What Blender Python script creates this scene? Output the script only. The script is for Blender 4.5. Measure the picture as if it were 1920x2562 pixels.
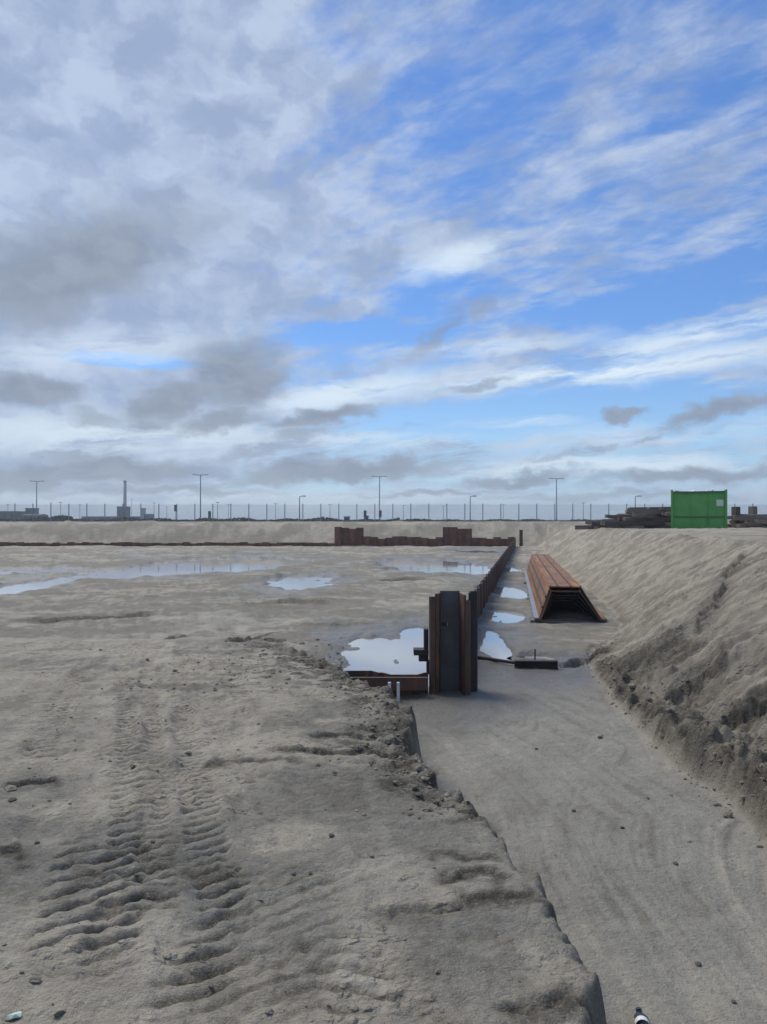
import bpy, math, random
import numpy as np
from mathutils import Vector, Matrix
R = math.radians
scene = bpy.context.scene
col = scene.collection
for o in list(bpy.data.objects): bpy.data.objects.remove(o)
random.seed(7)
RNG = np.random.default_rng(11)

# ------------------------------------------------------------------ camera
F, CX, HY, CZ = 1925.0, 960.0, 1300.0, 2.6      # focal in photo pixels, horizon row, eye height above pit floor
cam = bpy.data.objects.new('camera', bpy.data.cameras.new('camera')); col.objects.link(cam)
cam.data.sensor_fit = 'VERTICAL'; cam.data.sensor_height = 36.0; cam.data.sensor_width = 36.0
cam.data.lens = 36.0 * F / 2562.0
cam.data.clip_start = 0.05; cam.data.clip_end = 8000
cam.location = (0, 0, CZ); cam.rotation_euler = (R(90) + math.atan(19 / F), 0, 0)
scene.camera = cam
scene.render.resolution_x, scene.render.resolution_y = 767, 1024

# ------------------------------------------------------------------ world
SUN_AZ, SUN_EL = R(-38), R(52)                   # azimuth from the view direction (+Y), negative = left
w = bpy.data.worlds.new('World'); scene.world = w; w.use_nodes = True
nt = w.node_tree; nt.nodes.clear()
class NT:
    def __init__(s, t): s.t = t
    def n(s, kind, **kw):
        x = s.t.nodes.new(kind)
        for k, v in kw.items(): setattr(x, k, v)
        return x
    def inp(s, node, i, v):
        if isinstance(v, bpy.types.NodeSocket): s.t.links.new(v, node.inputs[i])
        else: node.inputs[i].default_value = v
    def math(s, op, a, b=0.0, c=None, clamp=False):
        x = s.n('ShaderNodeMath', operation=op, use_clamp=clamp); s.inp(x, 0, a); s.inp(x, 1, b)
        if c is not None: s.inp(x, 2, c)
        return x.outputs[0]
    def vmath(s, op, a, b=(0, 0, 0)):
        x = s.n('ShaderNodeVectorMath', operation=op); s.inp(x, 0, a); s.inp(x, 1, b)
        return x.outputs['Value'] if op in ('LENGTH', 'DOT_PRODUCT') else x.outputs[0]
    def xyz(s, a, b, c=0.0):
        x = s.n('ShaderNodeCombineXYZ'); s.inp(x, 0, a); s.inp(x, 1, b); s.inp(x, 2, c); return x.outputs[0]
    def sep(s, v):
        x = s.n('ShaderNodeSeparateXYZ'); s.inp(x, 0, v); return x.outputs
    def ramp(s, v, lo, hi, a=0.0, b=1.0, smooth=True):
        x = s.n('ShaderNodeMapRange', interpolation_type='SMOOTHSTEP' if smooth else 'LINEAR', clamp=True)
        for i, q in enumerate((v, lo, hi, a, b)): s.inp(x, i, q)
        return x.outputs[0]
    def noise(s, v, scale, detail=4, rough=.55, dist=0.0, col=False):
        x = s.n('ShaderNodeTexNoise'); s.inp(x, 'Vector', v); s.inp(x, 'Scale', scale); s.inp(x, 'Detail', detail)
        s.inp(x, 'Roughness', rough); s.inp(x, 'Distortion', dist)
        return x.outputs['Color' if col else 'Fac']
    def mapping(s, v, loc=(0, 0, 0), rot=(0, 0, 0), scale=(1, 1, 1), vt='TEXTURE'):
        x = s.n('ShaderNodeMapping', vector_type=vt); s.inp(x, 0, v)
        x.inputs[1].default_value = loc; x.inputs[2].default_value = rot; x.inputs[3].default_value = scale
        return x.outputs[0]
    def mix(s, f, a, b):
        x = s.n('ShaderNodeMix', data_type='RGBA'); s.inp(x, 0, f)
        for i, q in ((6, a), (7, b)):
            s.inp(x, i, (*q, 1) if isinstance(q, tuple) and len(q) == 3 else q)
        return x.outputs[2]

W = NT(nt)
out = W.n('ShaderNodeOutputWorld'); bg = W.n('ShaderNodeBackground')
nt.links.new(bg.outputs[0], out.inputs[0])
sky = W.n('ShaderNodeTexSky', sky_type='NISHITA', sun_disc=False, sun_elevation=SUN_EL, sun_rotation=SUN_AZ)
sky.air_density = 1.0; sky.dust_density = 0.15; sky.ozone_density = 4.0
HAZE = .0005
SKY_STRENGTH = 0.15; EXPOSURE = 1.02
bg.inputs[1].default_value = SKY_STRENGTH
tc = W.n('ShaderNodeTexCoord').outputs['Generated']
d = W.vmath('NORMALIZE', tc); dx, dy, dz = W.sep(d)
DEG = 180 / math.pi
az = W.math('MULTIPLY', W.math('ARCTAN2', dx, dy), DEG)
el = W.math('MULTIPLY', W.math('ARCSINE', dz), DEG)
ae = W.xyz(az, el)
den = W.math('ADD', W.math('MAXIMUM', dz, 0.0), 0.10)
pl = W.xyz(W.math('DIVIDE', dx, den), W.math('DIVIDE', dy, den))      # a flat cloud deck seen in perspective
# domain warp for cloud edges (degrees)
wsrc = W.mapping(ae, scale=(1.6, 1.0, 1))
wn1 = W.vmath('SUBTRACT', W.noise(wsrc, .16, 5, .58, col=True), (.5, .5, .5))
wn2 = W.vmath('SUBTRACT', W.noise(wsrc, .75, 4, .6, col=True), (.5, .5, .5))
warp = W.vmath('ADD', W.vmath('MULTIPLY', wn1, (5.0, 3.4, 0)), W.vmath('MULTIPLY', wn2, (3.2, 1.9, 0)))
aew = W.vmath('ADD', ae, warp)
aes = W.vmath('ADD', ae, W.vmath('MULTIPLY', warp, (.55, .45, 0)))
def azel(x, y):
    a = math.atan((x - CX) / F)
    return a * DEG, math.atan((HY - y) / F * math.cos(a)) * DEG
def blob(px, py, rx, ry, tilt=0, amp=1.0, hard=.35, src=None):
    a, e = azel(px, py); k = DEG / F
    v = W.mapping(src or aew, (a, e, 0), (0, 0, R(tilt)), (rx * k, ry * k, 1))
    return W.ramp(W.vmath('LENGTH', v), 1.25, hard, 0.0, amp)
def union(lst):
    r = lst[0]
    for q in lst[1:]: r = W.math('MAXIMUM', r, q)
    return r
# --- high thin white cloud, streaked lower-left to upper-right
rotp = W.mapping(pl, rot=(0, 0, R(-58)), scale=(2.8, 1.0, 1))
rotw = W.vmath('ADD', rotp, W.vmath('MULTIPLY', W.vmath('SUBTRACT', W.noise(pl, .9, 3, .5, col=True), (.5, .5, .5)), (.5, .9, 0)))
st1 = W.noise(rotw, 1.7, 8, .60)
st2 = W.noise(W.mapping(pl, rot=(0, 0, R(-50)), scale=(1.8, .9, 1)), 5.2, 6, .62, .3)
st3 = W.noise(W.mapping(pl, rot=(0, 0, R(-25)), scale=(1.7, 1, 1)), 15.0, 4, .6, .4)
streak = W.math('ADD', W.math('MULTIPLY', st1, .58), W.math('MULTIPLY', st2, .42))
streak = W.math('ADD', streak, W.math('MULTIPLY', W.math('SUBTRACT', st3, .5), .22))
big = W.noise(pl, .33, 3, .5)
cov = W.math('ADD', .02, W.math('MULTIPLY', W.math('SUBTRACT', big, .5), .35))
lift = union([blob(250, 300, 720, 620, 0, .30, .3), blob(720, 620, 420, 200, 10, .17, .2), blob(100, 1050, 700, 260, 5, .24, .3)])
cov = W.math('ADD', cov, lift)
cov = W.math('ADD', cov, blob(1560, 260, 330, 120, 40, .10, .1))
cov = W.math('SUBTRACT', cov, union([blob(1080, 740, 160, 90, 0, .20, .1), blob(1650, 740, 380, 60, 4, .22, .1), blob(800, 90, 130, 90, 0, .08, .1),
                                      blob(320, 905, 150, 26, 0, .42, .2, aes), blob(930, 835, 330, 40, 2, .18, .2, aes), blob(1400, 1030, 520, 56, 3, .34, .2, aes)]))
wd = W.ramp(W.math('ADD', streak, cov), .42, .66)
# --- bright bands of white cloud low over the right and left
bandn = W.ramp(W.noise(W.mapping(aes, rot=(0, 0, R(5)), scale=(7.0, 1.0, 1)), .75, 6, .62), .34, .56)
band = union([blob(1500, 925, 640, 44, 3, 1.0, .1, aes), blob(860, 985, 330, 46, 10, .9, .1, aes), blob(1700, 845, 380, 40, 8, .8, .1, aes),
              blob(1250, 865, 330, 26, 3, .55, .1, aes), blob(1150, 640, 190, 42, 16, .75, .1, aes), blob(250, 880, 430, 60, 8, .5, .1, aes),
              blob(300, 1090, 520, 60, 0, .8, .1, aes), blob(900, 1105, 420, 24, 0, .6, .1, aes), blob(1500, 1165, 520, 28, 1, .85, .1, aes),
              blob(1300, 1060, 180, 16, 0, .5, .1, aes), blob(600, 1250, 900, 34, 0, .75, .1, aes), blob(1640, 1085, 420, 40, 2, .45, .1, aes)])
band = W.math('MULTIPLY', band, bandn)
# --- low grey cloud
gsrc = W.mapping(aew, scale=(2.0, 1.0, 1))
gn = W.noise(gsrc, .55, 6, .6)
grey = union([blob(170, 660, 470, 165, 24, .92, .05), blob(420, 560, 260, 130, 15, .55, .0), blob(590, 940, 175, 140, 20, 1.0, .1), blob(430, 1010, 150, 60, 22, .9, .2),
              blob(90, 985, 150, 52, 0, .95, .2), blob(250, 1050, 110, 35, 0, .6, .2), blob(540, 1060, 130, 40, 8, .8, .2), blob(800, 1050, 200, 34, 12, .9, .2),
              blob(740, 1100, 120, 26, 10, .6, .1), blob(220, 1180, 420, 48, 2, .95, .2), blob(860, 1175, 360, 42, 3, .95, .2), blob(1090, 830, 150, 34, 42, .62, .1),
              blob(1190, 765, 60, 46, 0, .55, .1), blob(1200, 955, 110, 20, 8, .65, .1), blob(1560, 1035, 90, 22, 12, .9, .1), blob(1800, 1030, 180, 34, 10, .9, .1),
              blob(1490, 1125, 60, 18, 10, .6, .1), blob(1620, 1095, 90, 16, 18, .6, .1), blob(1040, 1075, 60, 12, 4, .4, .1),
              blob(1290, 1195, 220, 26, 4, .9, .1), blob(1720, 1185, 330, 30, 4, .9, .1), blob(1500, 1240, 500, 18, 0, .6, .1), blob(420, 1228, 420, 20, 1, .7, .1), blob(1080, 1232, 300, 16, 2, .7, .1), blob(180, 1140, 200, 24, 3, .6, .1),
              blob(650, 1130, 170, 22, 6, .6, .1), blob(1400, 1150, 150, 14, 6, .5, .1)])
generic = W.ramp(W.noise(W.mapping(pl, scale=(1.3, 1, 1)), .55, 5, .55), .50, .72)
off = W.ramp(W.math('ABSOLUTE', az), 33, 45)                                  # beyond the mapped clouds the same kind of deck goes on
grey = W.math('MAXIMUM', grey, W.math('MULTIPLY', W.math('MULTIPLY', generic, off), .8))
gd = W.ramp(W.math('ADD', grey, W.math('MULTIPLY', W.math('SUBTRACT', gn, .5), .8)), .10, .92)
# --- colours (divided by strength, as the Background multiplies)
K = 1.0 / SKY_STRENGTH / 2 ** EXPOSURE
def c(r, g, b): return (r * K, g * K, b * K)
hs = W.n('ShaderNodeHueSaturation'); hs.inputs['Saturation'].default_value = 1.34; hs.inputs['Value'].default_value = .46; hs.inputs['Hue'].default_value = .509
nt.links.new(sky.outputs[0], hs.inputs['Color'])
blue = W.mix(.28, hs.outputs[0], c(.30, .43, .74))       # thin even veil of high cloud
haze = W.ramp(el, 0.0, 12.0, .6, 0.0)
base = W.mix(haze, blue, c(.30, .58, .90))
lum = W.noise(W.mapping(aew, scale=(1.5, 1, 1)), .3, 5, .55)
wcol = W.mix(W.ramp(lum, .35, .65), c(.34, .43, .61), c(.52, .62, .79))
s = W.mix(W.math('MULTIPLY', wd, .93), base, wcol)
s = W.mix(band, s, c(.76, .89, 1.0))
gcol = W.mix(W.ramp(gn, .3, .7), c(.235, .285, .375), c(.325, .385, .48))
s = W.mix(W.math('MULTIPLY', gd, .93), s, gcol)
s = W.mix(W.ramp(el, 0.0, 2.2, .40, 0.0), s, c(.32, .43, .54))
nt.links.new(s, bg.inputs[0])
w.cycles.sampling_method = 'MANUAL'; w.cycles.sample_map_resolution = 512

sun = bpy.data.objects.new('sun', bpy.data.lights.new('sun', 'SUN')); col.objects.link(sun)
sun.data.energy = 1.45; sun.data.angle = R(36); sun.data.color = (1.0, .955, .86)
sd = Vector((math.sin(SUN_AZ) * math.cos(SUN_EL), math.cos(SUN_AZ) * math.cos(SUN_EL), math.sin(SUN_EL)))
sun.rotation_euler = sd.to_track_quat('Z', 'Y').to_euler()
vs = scene.view_settings
vs.view_transform = 'Standard'; vs.look = 'None'; vs.gamma = 1.0; vs.exposure = EXPOSURE; vs.use_curve_mapping = False
scene.cycles.max_bounces = 5; scene.cycles.diffuse_bounces = 3; scene.cycles.use_denoising = True

# ------------------------------------------------------------------ helpers
def tag(o, label=None, cat=None, group=None, kind=None):
    if label: o['label'] = label
    if cat: o['category'] = cat
    if group: o['group'] = group
    if kind: o['kind'] = kind
    return o
def link(name, me, parent=None, loc=None, rz=None):
    o = bpy.data.objects.new(name, me); col.objects.link(o)
    if parent is not None: o.parent = parent
    if loc is not None: o.location = loc
    if rz is not None: o.rotation_euler = (0, 0, rz)
    return o
class MB:
    def __init__(s): s.v = []; s.f = []
    def add(s, vs, fs):
        k = len(s.v); s.v += [tuple(p) for p in vs]; s.f += [tuple(i + k for i in f) for f in fs]; return s
    def box(s, x0, x1, y0, y1, z0, z1):
        return s.add([(x, y, z) for z in (z0, z1) for y in (y0, y1) for x in (x0, x1)],
                     [(0, 2, 3, 1), (4, 5, 7, 6), (0, 1, 5, 4), (2, 6, 7, 3), (0, 4, 6, 2), (1, 3, 7, 5)])
    def tube(s, a, b, r0, r1=None, n=8, caps=True):
        r1 = r0 if r1 is None else r1
        a, b = Vector(a), Vector(b); q = (b - a).to_track_quat('Z', 'Y')
        vs = []
        for p, r in ((a, r0), (b, r1)):
            for i in range(n):
                t = 2 * math.pi * i / n
                vs.append(p + q @ Vector((r * math.cos(t), r * math.sin(t), 0)))
        fs = [(i, (i + 1) % n, n + (i + 1) % n, n + i) for i in range(n)]
        if caps: fs += [tuple(range(n - 1, -1, -1)), tuple(range(n, 2 * n))]
        return s.add(vs, fs)
    def strip(s, pts, th, z0, z1, tops=None):
        """a folded steel sheet: plan polyline pts, thickness th, from z0 to z1 (tops: per point)"""
        P = [Vector((p[0], p[1])) for p in pts]; n = len(P); L = []; Rr = []
        for i in range(n):
            a = P[max(i - 1, 0)]; b = P[min(i + 1, n - 1)]
            t = (b - a).normalized(); nn = Vector((-t.y, t.x)) * th / 2
            L.append(P[i] + nn); Rr.append(P[i] - nn)
        vs = []
        for i in range(n):
            zt = tops[i] if tops else z1
            vs += [(L[i].x, L[i].y, z0), (L[i].x, L[i].y, zt), (Rr[i].x, Rr[i].y, z0), (Rr[i].x, Rr[i].y, zt)]
        fs = []
        for i in range(n - 1):
            a, b = 4 * i, 4 * i + 4
            fs += [(a, a + 1, b + 1, b), (a + 2, b + 2, b + 3, a + 3), (a + 1, a + 3, b + 3, b + 1), (a, b, b + 2, a + 2)]
        fs += [(0, 2, 3, 1), (4 * n - 4, 4 * n - 3, 4 * n - 1, 4 * n - 2)]
        return s.add(vs, fs)
    def mesh(s, name, mat, smooth=False):
        me = bpy.data.meshes.new(name); me.from_pydata(s.v, [], s.f); me.materials.append(mat)
        import bmesh
        bm = bmesh.new(); bm.from_mesh(me); bmesh.ops.recalc_face_normals(bm, faces=bm.faces[:]); bm.to_mesh(me); bm.free()
        if smooth: me.polygons.foreach_set('use_smooth', [True] * len(me.polygons))
        me.update(); return me
    def build(s, name, mat, parent=None, loc=None, rz=None, smooth=False):
        return link(name, s.mesh(name, mat, smooth), parent, loc, rz)
def empty(name, loc, rz=0):
    o = bpy.data.objects.new(name, None); col.objects.link(o); o.location = loc; o.rotation_euler = (0, 0, rz); o.empty_display_size = .2
    return o

# ------------------------------------------------------------------ materials
def newmat(name):
    m = bpy.data.materials.new(name); m.use_nodes = True
    t = m.node_tree; t.nodes.clear(); N = NT(t)
    o = N.n('ShaderNodeOutputMaterial'); b = N.n('ShaderNodeBsdfPrincipled'); t.links.new(b.outputs[0], o.inputs[0])
    return m, N, b
def setp(N, b, **kw):
    for k, v in kw.items():
        k = k.replace('_', ' ')
        N.inp(b, k, (*v, 1) if isinstance(v, tuple) and len(v) == 3 else v)
def bump(N, b, h, strength=.5, dist=.02):
    x = N.n('ShaderNodeBump'); x.inputs['Strength'].default_value = strength; x.inputs['Distance'].default_value = dist
    N.inp(x, 'Height', h); N.t.links.new(x.outputs[0], b.inputs['Normal'])
def simple(name, colr, colr2=None, scale=3.0, rough=.7, metal=0.0, bs=.2, stretch=(1, 1, 1), rnd=.25):
    m, N, b = newmat(name)
    p = N.n('ShaderNodeTexCoord').outputs['Object']
    oi = N.n('ShaderNodeObjectInfo').outputs['Random']
    p2 = N.vmath('ADD', N.mapping(p, scale=stretch, vt='POINT'), N.xyz(N.math('MULTIPLY', oi, 37), N.math('MULTIPLY', oi, 91), 0))
    n1 = N.noise(p2, scale, 6, .65)
    f = N.ramp(N.math('ADD', n1, N.math('MULTIPLY', N.math('SUBTRACT', oi, .5), rnd)), .35, .65)
    setp(N, b, Base_Color=N.mix(f, colr, colr2 or tuple(v * .6 for v in colr)), Roughness=rough, Metallic=metal)
    bump(N, b, N.noise(p2, scale * 5, 4, .6), bs, .01)
    return m
M = {}
def rust(name, c1, c2, c3, rough=.75, sc=2.2, st=(6, 6, .8)):
    m, N, b = newmat(name)
    p = N.n('ShaderNodeTexCoord').outputs['Object']
    oi = N.n('ShaderNodeObjectInfo').outputs['Random']
    p = N.vmath('ADD', p, N.xyz(N.math('MULTIPLY', oi, 31), N.math('MULTIPLY', oi, 57), N.math('MULTIPLY', oi, 13)))
    n1 = N.noise(p, sc, 7, .68); n2 = N.noise(N.mapping(p, scale=st, vt='POINT'), sc * .8, 6, .65); n3 = N.noise(p, 40, 3, .6)
    cc = N.mix(N.ramp(n1, .38, .62), c1, c2)
    cc = N.mix(N.ramp(n2, .50, .70, 0, .85), cc, c3)
    cc = N.mix(N.ramp(n3, .55, .75, 0, .45), cc, tuple(v * .45 for v in c1))
    setp(N, b, Base_Color=cc, Roughness=N.ramp(n2, .3, .7, rough - .15, rough + .12), Metallic=.0)
    bump(N, b, N.math('ADD', n3, N.math('MULTIPLY', n1, 2)), .35, .01)
    return m
M['rust_dark'] = rust('rusty dark steel', (.120, .056, .034), (.058, .038, .030), (.215, .098, .048))
M['rust_wall'] = rust('dark brown wall steel', (.075, .040, .028), (.042, .028, .023), (.105, .055, .034))
M['rust_red'] = rust('red rusted steel', (.20, .080, .048), (.10, .050, .036), (.27, .11, .055))
M['rust_blue'] = rust('mill scale steel', (.085, .094, .098), (.066, .060, .054), (.125, .080, .056), .55)
M['rust_orange'] = rust('orange rusted steel', (.29, .120, .040), (.135, .066, .036), (.43, .215, .08), .8, 1.4, (7, .22, 7))
M['steel_black'] = rust('dark scaled steel', (.035, .030, .028), (.022, .020, .020), (.06, .04, .03))
M['timber'] = simple('weathered dark timber', (.20, .155, .12), (.085, .066, .053), 2.0, .9, 0, .5, (.4, 4, 4), .5)
M['timber2'] = simple('grey weathered timber', (.24, .21, .18), (.13, .11, .095), 2.0, .9, 0, .5, (.4, 4, 4), .5)
M['green'] = simple('green container paint', (.070, .300, .048), (.085, .335, .062), 1.3, .5, 0, .1)
M['green_dark'] = simple('dark green container paint', (.030, .135, .028), (.04, .16, .035), 1.3, .55, 0, .1)
def paint(name, c1, c2):
    m, N, b = newmat(name); p = N.n('ShaderNodeTexCoord').outputs['Object']
    st = N.noise(N.mapping(p, scale=(5, 5, .5), vt='POINT'), 1.3, 5, .65); bl = N.noise(p, 1.1, 5, .6); ch = N.noise(p, 9, 4, .7)
    cc = N.mix(N.ramp(bl, .35, .65), c1, c2)
    cc = N.mix(N.ramp(st, .52, .72, 0, .45), cc, tuple(v * .55 for v in c1))
    cc = N.mix(N.ramp(ch, .66, .74, 0, .8), cc, (.11, .055, .032))
    setp(N, b, Base_Color=cc, Roughness=N.ramp(bl, .3, .7, .45, .7)); bump(N, b, N.noise(p, 3, 3, .5), .12, .02); return m
M['green'] = paint('weathered green paint', (.075, .290, .052), (.105, .335, .080))
M['pale'] = simple('pale sticker', (.55, .66, .52), (.48, .58, .46), 6, .5, 0, .05)
M['galv'] = simple('galvanised steel', (.27, .30, .315), (.21, .24, .255), 3, .5, .3, .05)
M['pole'] = simple('grey lamp pole', (.25, .285, .31), (.19, .22, .245), 3, .5, .2, .05)
M['concrete'] = simple('pale grey cladding', (.34, .38, .42), (.28, .32, .36), .2, .8, 0, .1)
M['dark_clad'] = simple('dark green cladding', (.055, .085, .085), (.04, .06, .065), .2, .8, 0, .1)
M['blue_clad'] = simple('slate blue cladding', (.085, .105, .135), (.065, .08, .11), .2, .7, 0, .1)
M['window'] = simple('dark window glass', (.02, .025, .03), (.03, .035, .04), 1, .15, 0, .0)
M['leaf'] = simple('dark scrub foliage', (.040, .060, .040), (.026, .040, .028), .6, .8, 0, .1)
M['white'] = simple('white plastic', (.72, .72, .70), (.6, .6, .58), 9, .5, 0, .05)
M['bluepl'] = simple('dark blue plastic', (.030, .045, .060), (.018, .026, .034), 9, .28, 0, .2)
M['stone'] = simple('moist stone', (.10, .095, .085), (.05, .048, .044), 7, .8, 0, .4)

def sand_material():
    m, N, b = newmat('wet building sand')
    geo = N.n('ShaderNodeNewGeometry'); p = geo.outputs['Position']
    at = lambda nm: (lambda x: (setattr(x, 'attribute_name', nm), x.outputs['Fac'])[1])(N.n('ShaderNodeAttribute'))
    damp_shade, grey, wet, tone = at('damp_shade'), at('grey'), at('wet'), at('tone')
    big = N.noise(p, .35, 5, .6); mid = N.noise(p, 1.9, 6, .62); fine = N.noise(p, 22, 5, .7); grain = N.noise(p, 140, 3, .7); crisp = N.noise(p, 58, 4, .75)
    cc = N.mix(N.ramp(big, .35, .65), (0.442, 0.388, 0.295), (0.387, 0.341, 0.263))
    cc = N.mix(N.ramp(mid, .44, .66, 0, .65), cc, (0.290, 0.253, 0.195))
    cc = N.mix(grey, cc, N.mix(N.ramp(mid, .35, .65), (0.357, 0.335, 0.280), (0.311, 0.292, 0.246)))
    cc = N.mix(N.ramp(tone, .04, .34, 0, .60), cc, (0.196, 0.173, 0.128))
    cc = N.mix(N.ramp(tone, -.04, -.30, 0, .6), cc, (0.505, 0.452, 0.349))
    cc = N.mix(N.math('MULTIPLY', damp_shade, N.ramp(N.noise(p, 5, 5, .65), .25, .6, .45, 1.0)), cc, (0.087, 0.075, 0.055))  # dark mix: moist sand, plus painted shade of clefts, grooves and bank toe
    cc = N.mix(wet, cc, (0.125, 0.114, 0.096))
    cc = N.mix(N.ramp(fine, .50, .72, 0, .55), cc, (0.221, 0.183, 0.134))
    cc = N.mix(N.ramp(grain, .58, .80, 0, .35), cc, (0.536, 0.473, 0.392))
    cc = N.mix(N.ramp(crisp, .53, .68, 0, .36), cc, (0.183, 0.166, 0.136))
    cc = N.mix(N.ramp(crisp, .47, .34, 0, .35), cc, (0.484, 0.455, 0.383))
    # shell and grit specks
    vo = N.n('ShaderNodeTexVoronoi'); N.inp(vo, 'Vector', p); N.inp(vo, 'Scale', 26.0)
    rnd = N.sep(vo.outputs['Color'])[0]
    spk = N.math('MULTIPLY', N.ramp(vo.outputs['Distance'], .16, .10), N.math('GREATER_THAN', rnd, .90))
    cc = N.mix(N.math('MULTIPLY', spk, .6), cc, (0.072, 0.062, 0.057))
    spk2 = N.math('MULTIPLY', N.ramp(vo.outputs['Distance'], .13, .07), N.math('LESS_THAN', rnd, .05))
    cc = N.mix(N.math('MULTIPLY', spk2, .7), cc, (0.574, 0.546, 0.509))
    setp(N, b, Base_Color=cc, Roughness=N.ramp(wet, 0, 1, .93, .38), Specular_IOR_Level=N.ramp(wet, 0, 1, .15, .5))
    vc = N.n('ShaderNodeTexVoronoi'); N.inp(vc, 'Vector', N.vmath('ADD', p, N.vmath('MULTIPLY', N.noise(p, 9, 3, .6, col=True), (0.119, 0.120, 0.124)))); N.inp(vc, 'Scale', 17.0)
    crumbs = N.math('MULTIPLY', N.ramp(vc.outputs['Distance'], .55, .10), N.math('MULTIPLY', N.ramp(N.noise(p, 2.6, 4, .6), .46, .68), N.ramp(grey, .15, .6, 1, .12)))
    h = N.math('ADD', N.math('MULTIPLY', mid, 1.2), N.math('ADD', N.math('MULTIPLY', fine, .55), N.math('ADD', N.math('MULTIPLY', grain, .13), N.math('MULTIPLY', crisp, .30))))
    bump(N, b, N.math('ADD', h, N.math('MULTIPLY', crumbs, .55)), 1.0, .06)
    return m
M['sand'] = sand_material()
def water_material():
    m, N, b = newmat('puddle water')
    p = N.n('ShaderNodeNewGeometry').outputs['Position']
    setp(N, b, Base_Color=(.33, .32, .30), Roughness=.035, IOR=1.5, Specular_IOR_Level=.7)
    bump(N, b, N.noise(p, 6, 3, .5), .03, .02)
    return m
M['water'] = water_material()

# ------------------------------------------------------------------ terrain
class VN:
    """tileable value noise"""
    def __init__(s, seed):
        s.g = np.random.default_rng(seed).random((256, 256))
    def __call__(s, x, y):
        xi = np.floor(x); yi = np.floor(y); fx = x - xi; fy = y - yi
        xi = xi.astype(np.int64) & 255; yi = yi.astype(np.int64) & 255
        x1 = (xi + 1) & 255; y1 = (yi + 1) & 255
        u = fx * fx * fx * (fx * (fx * 6 - 15) + 10); v = fy * fy * fy * (fy * (fy * 6 - 15) + 10)
        g = s.g
        return (g[xi, yi] * (1 - u) + g[x1, yi] * u) * (1 - v) + (g[xi, y1] * (1 - u) + g[x1, y1] * u) * v - .5
VNS = [VN(i) for i in range(8)]
def fbm(x, y, octs=4, seed=0, gain=.5):
    r = 0; a = 1.0
    for i in range(octs):
        r = r + a * VNS[(seed + i) % 8](x * 2 ** i + 17.3 * i + seed * 5.1, y * 2 ** i - 9.7 * i + seed * 3.3); a *= gain
    return r
def sst(x, a, b):
    t = np.clip((x - a) / (b - a), 0, 1); return t * t * (3 - 2 * t)
EY = [-60, 0, 2.44, 2.68, 3.38, 4.63, 6.17, 7.74, 9.4, 11.4, 13.1, 16.6, 20]
EX = [.60, .60, .63, .72, .67, .53, .29, .16, 0, -.59, -1.16, -2.76, -4.5]
TY = [-60, 0, 7, 12.5, 14.5, 17, 20, 62, 74, 110]
TX = [3.1, 3.1, 3.1, 3.4, 3.8, 5.2, 6.1, 12.9, 14.9, 20]
def ramp_z(Y): return np.interp(Y, [-40, -14, 3.5, 15, 17.5], [2.0, 2.0, 1.0, .12, 0.0])
def base_z(X, Y, ex=0.0, tx=0.0):
    X = np.asarray(X, float); Y = np.asarray(Y, float)
    e = np.interp(Y, EY, EX) + ex
    pl = ramp_z(Y) * (1 - sst(X - e, -.01, .12 + .06 * ramp_z(Y)))
    u = X - np.interp(Y, TY, TX) - tx
    slope = np.clip(u / 3.35, 0, 1)
    bank = 2.0 * (slope * 1.12 - .12 * slope ** 3) * sst(u, -.05, .05)
    bank = np.where(u > 3.35, 2.0, bank)
    far = 2.22 * sst(Y - .02 * X, 75.4, 83.5)
    return np.maximum(np.maximum(pl, bank), far)
def gp(px, py, lift=0.0):
    """photo pixel -> point on the base terrain"""
    Ys = np.concatenate([np.arange(1.5, 30, .01), np.arange(30, 140, .05)])
    Xs = (px - CX) / F * Ys; Zs = CZ - (py - HY) / F * Ys
    k = np.argmax(Zs <= base_z(Xs, Ys) + lift)
    return float(Xs[k]), float(Ys[k])

def polydist(X, Y, pts):
    """unsigned distance, signed lateral offset (+ = left of travel), arc length, param 0..1"""
    best = np.full(X.shape, 1e9); lat = np.zeros(X.shape); arc = np.zeros(X.shape); acc = 0; tot = 0
    seg = []
    for a, b in zip(pts[:-1], pts[1:]):
        L = math.hypot(b[0] - a[0], b[1] - a[1]); seg.append(L); tot += L
    for (a, b), L in zip(zip(pts[:-1], pts[1:]), seg):
        ux, uy = (b[0] - a[0]) / L, (b[1] - a[1]) / L
        t = np.clip((X - a[0]) * ux + (Y - a[1]) * uy, 0, L)
        dxx = X - a[0] - t * ux; dyy = Y - a[1] - t * uy
        dd = np.hypot(dxx, dyy); s = ux * dyy - uy * dxx
        m = dd < best
        best = np.where(m, dd, best); lat = np.where(m, s, lat); arc = np.where(m, acc + t, arc); acc += L
    return best, lat, arc, tot
def P(*pp): return [gp(*q) for q in pp]

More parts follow.
